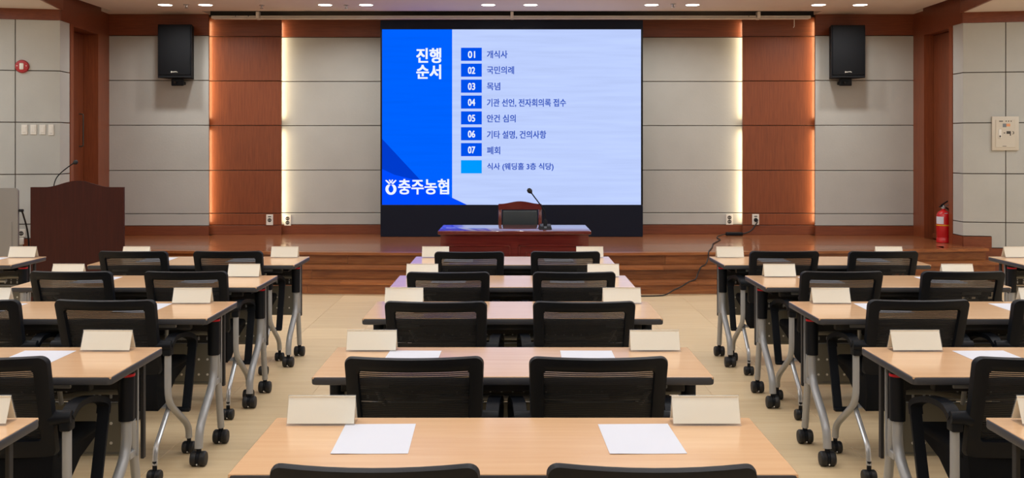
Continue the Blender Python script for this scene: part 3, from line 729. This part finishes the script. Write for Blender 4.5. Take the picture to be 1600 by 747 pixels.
for s in (-1, 1): MB().rbox(min(s * cw, s * (cw - .04)), max(s * cw, s * (cw - .04)), -.42, -.38, 0, .33, .005, 1).build('leg', 'rosewd', ch)
# cable run from stage socket
ad = empty('power_adapter', on_floor(1146, 368.2, STAGE)); tag(ad, 'black power brick and cord lying across the stage and steps', 'cable')
b0 = Vector(ad.location)
ya = b0.y
MB().rbox(-.10, .12, -.035, .035, 0, .045, .012, 2).build('brick', 'black', ad)
pl = (X(1180.8, Y2), Y2 - .03, Z(344, Y2))
MB().lathe([(.020, 0), (.022, -.03), (.014, -.045)], tuple(Vector(pl) + Vector((0, .018, 0)) - b0), 12, 'y').build('plug', 'black', ad)
MB().tube(rel([pl, (pl[0] + .008, Y2 - .07, pl[2] - .02), (X(1180, 13.3), 13.31, Z(353, 13.31)), (X(1175, 13.3), 13.30, Z(359.5, 13.30)), (X(1168, 13.3), 13.29, Z(363.5, 13.29)), (b0.x + .11, ya, STAGE + .022)], b0), .009, 8, smooth=.06).build('mains_cord', 'rubber', ad)
def nose(px, k, dz=.007):   # point on the nosing of step k seen at column px
    x = X(px, yn[k]); return (x, arc(yn[k], x) - .008, zn[k] + dz)
path = [tuple(b0 + Vector((-.10, 0, .02))), tuple(on_floor(1122, 368.5, STAGE + .007)), tuple(on_floor(1120, 371.5, STAGE + .007)), tuple(on_floor(1126, 374.5, STAGE + .007)), tuple(on_floor(1114, 381, STAGE + .007)), tuple(on_floor(1113, 386, STAGE + .007)),
        nose(1109, 0), (X(1107, 11.15), arc(11.09, X(1107, 11.1)), .33), (X(1104, 11.0), arc(10.97, X(1104, 11)), .272), nose(1097, 1), (X(1092, 10.85), arc(10.855, X(1092, 10.85)), .19), (X(1088, 10.8), arc(10.76, X(1088, 10.8)), .140),
        nose(1078, 2), (X(1068, 10.6), arc(10.63, X(1068, 10.6)), .09), (X(1052, 10.6), arc(10.60, X(1052, 10.6)), .05), (X(1040, 10.6), 10.60, .008), (X(1022, 10.55), 10.56, .007), (X(990, 10.5), 10.55, .007), (X(930, 10.45), 10.45, .007)]
MB().tube(rel(path, b0), .007, 7, smooth=.05).build('thin_cord', 'rubber', ad)

# ================================================================== TRAINING TABLES
TW, TD, TH = 1.46, .55, .72
def caster(parent, x, y, r, zt_, name='caster'):
    c = MB(); w2 = r * .55
    c.cyl((x, y, r * 1.2), (x, y, zt_), r * .36, 10)
    c.lathe([(r * .5, -w2 * .35), (r * .92, -w2 * .34), (r * .92, w2 * .34), (r * .5, w2 * .35)], (x, y, r * 1.08), 16, 'x')
    o = c.build(name, 'black', parent)
    for s in (-1, 1):
        MB().lathe([(r * .35, s * w2 * .42), (r * .94, s * w2 * .42), (r, s * w2 * .6), (r, s * w2 * 1.5), (r * .86, s * w2 * 1.85), (r * .3, s * w2 * 1.95)], (x, y, r), 20, 'x').build('wheel', 'rubber', o)
    MB().lathe([(r * .1, -r * .93), (r * .1, -r * .98), (r * .04, -r * 1.0)], (x, y, r * .45), 8, 'y').build('axle_cap', 'stud', o)
    return o
def make_table():
    t = empty('training_table'); h, d = TW / 2, TD / 2
    top = MB().rbox(-h + .004, h - .004, -d + .004, d - .004, TH - .010, TH, .0015, 1).build('table_top', 'beech', t)
    bm = bmesh.new(); bmesh.ops.create_cube(bm, size=1)
    for v in bm.verts: v.co = Vector((v.co.x * TW, v.co.y * TD, TH - .0165 + v.co.z * .029))
    bmesh.ops.bevel(bm, geom=[e for e in bm.edges if abs(e.verts[0].co.z - e.verts[1].co.z) > .01], offset=.02, segments=3, profile=.5, affect='EDGES')
    bmesh.ops.bevel(bm, geom=[e for e in bm.edges if abs(e.verts[0].co.z - e.verts[1].co.z) < .001], offset=.006, segments=2, profile=.5, affect='EDGES')
    bm.verts.index_update()
    MB().add([v.co.copy() for v in bm.verts], [[v.index for v in f.verts] for f in bm.faces]).build('edge_band', 'edge', top); bm.free()
    for s in (-1, 1):
        lx = s * (h - .050)
        sl = MB(); sl.tube([(lx, .0, .69), (lx, .0, .66), (lx, .0, .49)], [.030, .031, .029], 16, 1); so = sl.build('leg_sleeve', 'black', t)
        MB().lathe([(.0325, .662), (.0325, .671), (.029, .673)], (lx, 0, 0), 18).build('red_ring', 'red', so)
        MB().tube([(lx, .0, .50), (lx, .0, .355), (lx, -.235, .19), (lx, -.25, .085)], .0205, 12, smooth=.10).build('front_leg', 'silver', t)
        MB().rbox(lx - .013, lx + .013, .02, .075, .475, .685, .004, 1).build('leg_housing', 'black', t)
        MB().tube([(lx, .048, .48), (lx, .09, .28), (lx, .13, .085)], .018, 12).build('rear_leg', 'silver', t)
        MB().rbox(lx - .012, lx + .012, .01, .07, .33, .36, .003, 1).build('leg_clamp', 'silver', t)
        caster(t, lx, -.25, .036, .10); caster(t, lx, .13, .036, .10)
        # folding bracket and slim edge rail
        bx = lx - s * .17
        MB().rbox(bx - .055, bx + .055, -.235, -.18, .668, .686, .003, 1).build('hinge_plate', 'silver', t)
        MB().tube([(bx, -.205, .67), (bx - s * .03, -.12, .585)], .009, 8).build('fold_strut', 'silver', t)
        MB().tube([(lx - s * .02, .0, .60), (bx + s * .03, .0, .60), (bx - s * .12, .06, .565), (bx - s * .18, .06, .565)], .011, 8, smooth=.04).build('swing_bar', 'modesty', t)
        MB().rbox(lx + s * .016, lx + s * .022, .066, .074, .33, .69, .001, 1).build('side_rail', 'silver', t)
        MB().rbox(lx - .006, lx + .008, .165, .19, .29, .69, .002, 1).build('panel_post', 'under', t)
    MB().cyl((-h + .2, .06, .565), (h - .2, .06, .565), .012, 10).build('cross_tube', 'silver', t)
    MB().rbox(-h + .10, h - .10, -d + .05, -d + .09, .655, .690, .003, 1).build('apron', 'under', t)
    MB().rbox(-h + .10, h - .10, -.02, .19, .640, .650, .002, 1).build('book_shelf', 'under', t)
    mp = MB().rbox(-h + .09, h - .09, .195, .207, .30, .51, .003, 1).build('modesty_panel', 'modesty', t)
    MB().rbox(-h + .09, h - .09, .195, .207, .515, .685, .003, 1).build('upper_panel', 'under', t)
    MB().tube([(-h + .09, .2, .30), (h - .09, .2, .30)], .010, 8).build('panel_hem', 'modesty', mp)
    st = MB()
    n = 27
    for i in range(n):
        x = -h + .14 + i * (TW - .28) / (n - 1)
        for z in (.425, .345): st.lathe([(.0065, .195), (.0065, .1925), (.002, .192)], (x, 0, z), 6, 'y')
    so = st.build('panel_studs', 'stud', mp); so['kind'] = 'stuff'
    st = MB()
    for i in range(n):
        x = -h + .14 + i * (TW - .28) / (n - 1)
        st.lathe([(.0045, .195), (.0045, .1925), (.002, .192)], (x, 0, .556), 6, 'y'); st.rbox(x - .005, x + .005, .190, .196, .527, .546, .002, 1)  # small stud, with its elongated reflection modelled as a block below
    so = st.build('panel_studs', 'silver', mp); so['kind'] = 'stuff'
    return t
ROWF = {'A': 2.60, 'B': 3.70, 'C': 4.95, 'D': 6.05, 'E': 7.18}
ROWN = {'E': 'first row from the stage', 'D': 'second row from the stage', 'C': 'third row from the stage', 'B': 'fourth row from the stage', 'A': 'fifth row from the stage'}
END = {'A': (1.45, 1.452), 'B': (1.447, 1.447), 'C': (1.472, 1.482), 'D': (1.507, 1.497), 'E': (1.524, 1.485)}
SIDE = {'M': 'middle block', 'L': 'podium-side block', 'R': 'extinguisher-side block'}
tp0 = make_table()
tables = []
for r in 'ABCDE':
    tables += [('M', r, .003), ('L', r, -END[r][0] - TW / 2), ('R', r, END[r][1] + TW / 2)]
tables += [('LL', 'E', -3.51 - TW / 2), ('RR', 'E', 3.59 + TW / 2)]
for i, (c, r, x) in enumerate(tables):
    o = tp0 if i == 0 else copy_tree(tp0)
    o.location = (x, ROWF[r] + TD / 2, 0)
    lab = {'LL': 'beech folding table on castors standing beside the media console', 'RR': 'beech folding table on castors by the wall below the control box'}.get(c)
    tag(o, lab or 'beech folding table on castors, %s, %s' % (SIDE[c], ROWN[r]), 'table', 'folding tables set out in rows')

# ================================================================== MESH BACK CHAIRS
def make_chair():
    c = empty('mesh_chair')
    ZT, ZB = .835, .455
    def surf(x, z):      # leaning, slightly wrapped back surface
        t = (z - ZB) / (ZT - ZB); return .075 - .115 * t - .045 * (1 - min(1, (x / .24) ** 2)) * (.4 + .6 * t)
    def rr(x0, x1, z0, z1, rad, n=6, m=8):
        P = []
        for (cx_, cz_, a0) in ((x1 - rad, z1 - rad, 0), (x0 + rad, z1 - rad, 90), (x0 + rad, z0 + rad, 180), (x1 - rad, z0 + rad, 270)):
            for i in range(n + 1):
                a = math.radians(a0 + 90 * i / n); P.append((cx_ + rad * math.cos(a), cz_ + rad * math.sin(a)))
            nx = {0: (x0 + rad, z1), 90: (x0, z0 + rad), 180: (x1 - rad, z0), 270: (x1, z1 - rad)}[a0]
            for i in range(1, m):
                t = i / m; P.append((P[-i][0] * 0 + (P[len(P) - i][0]) * 0 + lerp(P[len(P) - i], nx, t)[0], lerp(P[len(P) - i], nx, t)[1]))
        return P
    def lerp(a, b, t): return (a[0] + (b[0] - a[0]) * t, a[1] + (b[1] - a[1]) * t)
    O, I = rr(-.24, .24, ZB, ZT, .03), rr(-.19, .19, .525, .785, .012)
    def shape(p):        # narrower towards the bottom
        k = 1 - .05 * (ZT - p[1]) / (ZT - ZB); return (p[0] * k, p[1])
    n = len(O); fv, ff = [], []
    prof = [(0, .004), (.06, -.012), (.5, -.016), (.94, -.012), (1, .0), (1, .012), (.5, .018), (0, .014)]
    for k in range(n):
        for (t, dy) in prof:
            x, z = shape(lerp(O[k], I[k], t)); fv.append((x, surf(x, z) + dy, z))
    q = len(prof)
    for k in range(n):
        for j in range(q):
            a, b = k * q + j, k * q + (j + 1) % q; a2, b2 = ((k + 1) % n) * q + j, ((k + 1) % n) * q + (j + 1) % q
            ff.append((a, b, b2, a2))
    MB().add(fv, ff).build('back_frame', 'black', c, sharp=50)
    gv, gf = [], []; nx, nz = 10, 8
    for j in range(nz + 1):
        for i in range(nx + 1):
            x, z = shape((-.195 + .39 * i / nx, .52 + .27 * j / nz)); gv.append((x, surf(x, z) + .003, z))
    for j in range(nz):
        for i in range(nx): a = j * (nx + 1) + i; gf.append((a, a + 1, a + nx + 2, a + nx + 1))
    MB().add(gv, gf).build('back_mesh', 'mesh', c)
    # lower shell and seat
    MB().prism([(.055, .46), (.085, .50), (.10, .47), (.47, .465), (.49, .45), (.485, .43), (.30, .385), (.16, .30), (.06, .285), (.045, .36)], 'x', -.215, .215).build('seat_shell', 'fabric', c, sharp=25)
    MB().rbox(-.22, .22, .09, .485, .435, .475, .018, 3).build('seat_cushion', 'fabric', c)
    for s in (-1, 1):
        ax = s * .266
        pv = MB(); pv.tube([(s * .215, .035, .60), (s * .235, .035, .605), (s * .286, .04, .605)], [.026, .025, .022], 14); pv.rbox(ax - .020, ax + .020, .025, .075, .555, .615, .006, 2); pv.build('arm_pivot', 'black', c)
        # padded arm then strap falling to the seat side
        def strip(pts, w_, th):
            P = round_path([Vector(p) for p in pts], .05, 5); m = MB(); vv, fff = [], []
            for i, p in enumerate(P):
                t = (P[min(i + 1, len(P) - 1)] - P[max(i - 1, 0)]).normalized(); nn = Vector((1, 0, 0)).cross(t).normalized()
                for (a, b) in ((-1, -1), (1, -1), (1, 1), (-1, 1)): vv.append(p + Vector((a * w_ / 2, 0, 0)) + nn * b * th / 2)
            for i in range(len(P) - 1):
                for j in range(4): a = i * 4 + j; b = i * 4 + (j + 1) % 4; fff.append((a, b, b + 4, a + 4))
            fff += [(0, 1, 2, 3), tuple(len(vv) - 4 + j for j in range(4))]
            return m.add(vv, fff)
        MB_ = strip([(ax, .05, .60), (s * .270, .10, .635), (s * .280, .22, .628), (s * .288, .345, .585), (s * .287, .335, .54)], .046, .022); MB_.build('arm_rest', 'black', c)
        MB_ = strip([(s * .289, .342, .585), (s * .288, .325, .50), (s * .285, .255, .25)], .042, .014); st = MB_.build('arm_strap', 'black', c)
        MB().rbox(min(s * .215, s * .305), max(s * .215, s * .305), .236, .268, .235, .256, .006, 2).build('strap_foot', 'black', st)
        MB().tube([(ax, .05, .60), (ax, .05, .33), (s * .268, .335, .145), (s * .268, .345, .08)], .0165, 12, smooth=.07).build('front_leg', 'silver', c)
        MB().tube([(s * .235, .15, .292), (s * .25, .10, .285), (s * .262, -.10, .155), (s * .264, -.115, .08)], .0125, 10, smooth=.04).build('rear_leg', 'chrome', c)
        caster(c, s * .268, .345, .030, .10); caster(c, s * .264, -.115, .030, .10)
    MB().rbox(-.24, .24, .12, .18, .280, .292, .004, 1).build('cross_plate', 'silver', c)
    return c
ch0 = make_chair()
#           block,row, x centre, y of back, which seat
CH = [('M', 'A', -.312, 2.315, 'p'), ('M', 'A', .318, 2.315, 'e'), ('M', 'B', -.336, 3.50, 'p'), ('M', 'B', .297, 3.50, 'e'),
      ('M', 'C', -.354, 4.75, 'p'), ('M', 'C', .336, 4.75, 'e'), ('M', 'D', -.366, 5.86, 'p'), ('M', 'D', .356, 5.86, 'e'),
      ('M', 'E', -.292, 6.98, 'p'), ('M', 'E', .366, 7.00, 'e'),
      ('L', 'B', -1.83, 3.50, 'a'), ('L', 'C', -1.91, 4.80, 'a'), ('L', 'C', -2.55, 4.80, 'w'), ('L', 'D', -1.88, 5.89, 'a'), ('L', 'D', -2.54, 5.89, 'w'),
      ('L', 'E', -1.95, 7.02, 'a'), ('L', 'E', -2.60, 7.02, 'w'),
      ('R', 'B', 1.82, 3.50, 'a'), ('R', 'C', 1.91, 4.80, 'a'), ('R', 'C', 2.59, 4.80, 'w'), ('R', 'D', 1.90, 5.89, 'a'), ('R', 'D', 2.60, 5.89, 'w'),
      ('R', 'E', 1.87, 7.02, 'a'), ('R', 'E', 2.55, 7.02, 'w')]
SEAT = {'p': 'seat toward the podium', 'e': 'seat toward the extinguisher', 'a': 'seat by the aisle', 'w': 'seat by the wall'}
for i, (b, r, x, y, q) in enumerate(CH):
    o = ch0 if i == 0 else copy_tree(ch0)
    o.location = (x, y + .045, 0); o.rotation_euler = (0, 0, math.radians(R.uniform(-1.5, 1.5)))
    tag(o, 'black mesh-back chair, %s, %s, %s' % (SIDE[b], ROWN[r], SEAT[q]), 'chair', 'mesh chairs at the folding tables')

# ================================================================== NAME TENTS AND PAPERS
def make_tent():
    t = empty('name_tent'); w2, h, d = .102, .084, .038
    cd = MB(); a = .0012
    def leaf(s, lo, hi, off, x):
        y0, z0 = s * (d * (1 - lo / h)), lo; y1, z1 = s * (d * (1 - hi / h)), hi
        return [(-x, y0 + off, z0), (x, y0 + off, z0), (x, y1 + off, z1), (-x, y1 + off, z1)]
    def sheet(m, s, lo, hi, off, th, x):
        A = leaf(s, lo, hi, off, x); B = [(p[0], p[1] + th, p[2]) for p in A]
        m.hexa([A[0], A[1], B[1], B[0], A[3], A[2], B[2], B[3]])
    sheet(cd, -1, .006, .081, .0030, .0012, w2 - .002); sheet(cd, 1, .006, .081, -.0042, .0012, w2 - .002)
    cd.build('card', 'cream', t)
    ac = MB(); sheet(ac, -1, 0, h, 0, .002, w2); sheet(ac, 1, 0, h, -.002, .002, w2)
    ac.box(-w2, w2, -d + .002, d - .002, 0, .0016)
    ac.build('acrylic_stand', 'acrylic', t)
    return t
tn0 = make_tent()
TENT = []
for r in 'ABCDE':
    yb = ROWF[r] + TD
    TENT += [('M', r, -.572, 'podium end'), ('M', r, .582, 'extinguisher end')]
    e = {'A': (1.612, 1.622), 'B': (1.652, 1.647), 'C': (1.695, 1.69), 'D': (1.708, 1.705), 'E': (1.70, 1.63)}[r]
    TENT += [('L', r, -e[0], 'aisle end'), ('R', r, e[1], 'aisle end')]
    if r in 'CDE': TENT += [('L', r, {'C': -2.76, 'D': -2.83, 'E': -2.81}[r], 'wall end'), ('R', r, {'C': 2.79, 'D': 2.84, 'E': 2.82}[r], 'wall end')]
TENT += [('LL', 'E', -3.66, ''), ('RR', 'E', 3.78, '')]
first = True
for (b, r, x, q) in TENT:
    o = tn0 if first else copy_tree(tn0); first = False
    o.location = (x, ROWF[r] + TD - .062, TH); o.rotation_euler = (0, 0, math.radians(R.uniform(-1.2, 1.2)))
    lab = {'LL': 'blank cream name tent on the table beside the media console', 'RR': 'blank cream name tent on the table below the control box'}.get(b)
    tag(o, lab or 'blank cream name tent on %s of table, %s, %s' % (q, SIDE[b], ROWN[r]), 'name tent', 'cream name tents on the tables')
def make_sheet():
    m = MB(); nx, ny = 6, 8; vs_, fs = [], []
    for lay in (0, 1):
        for j in range(ny + 1):
            for i in range(nx + 1):
                x, y = -.105 + .21 * i / nx, -.1485 + .297 * j / ny
                z = .0006 + .0012 * max(0, math.sin(i * .9 + 1)) * (j == 0) + lay * .0008
                vs_.append((x, y, z))
    k = (nx + 1) * (ny + 1)
    for j in range(ny):
        for i in range(nx):
            a = j * (nx + 1) + i; fs += [(a, a + nx + 1, a + nx + 2, a + 1), (k + a, k + a + 1, k + a + nx + 2, k + a + nx + 1)]
    def wall(a, b): fs.append((a, b, k + b, k + a))
    for i in range(nx): wall(i, i + 1); wall(ny * (nx + 1) + i + 1, ny * (nx + 1) + i)
    for j in range(ny): wall((j + 1) * (nx + 1), j * (nx + 1)); wall(j * (nx + 1) + nx, (j + 1) * (nx + 1) + nx)
    return m.add(vs_, fs).build('paper_sheet', 'white')
ps0 = make_sheet()
SH = []
for r in 'ABCDE':
    SH += [('M', r, {'A': -.39, 'B': -.394}.get(r, -.39), 'podium seat'), ('M', r, {'A': .366, 'B': .30}.get(r, .34), 'extinguisher seat')]
    if r != 'A': SH += [('L', r, {'B': -1.88, 'C': -1.905, 'D': -1.92, 'E': -1.955}[r], 'aisle seat'), ('R', r, {'B': 1.90, 'C': 1.91, 'D': 1.92, 'E': 1.90}[r], 'aisle seat')]
    if r in 'CDE': SH += [('L', r, {'C': -2.67, 'D': -2.585, 'E': -2.60}[r], 'wall seat'), ('R', r, {'C': 2.625, 'D': 2.665, 'E': 2.62}[r], 'wall seat')]
SH += [('LL', 'E', -3.86, '')]
for i, (b, r, x, q) in enumerate(SH):
    o = ps0 if i == 0 else copy_tree(ps0)
    o.location = (x, ROWF[r] + TD - .08 - .1485, TH); o.rotation_euler = (0, 0, math.radians(R.uniform(-2, 2)))
    tag(o, ('white sheet of paper on the table beside the media console' if b == 'LL' else 'white sheet of paper at %s, %s, %s' % (q, SIDE[b], ROWN[r])), 'paper', 'paper sheets on the tables')
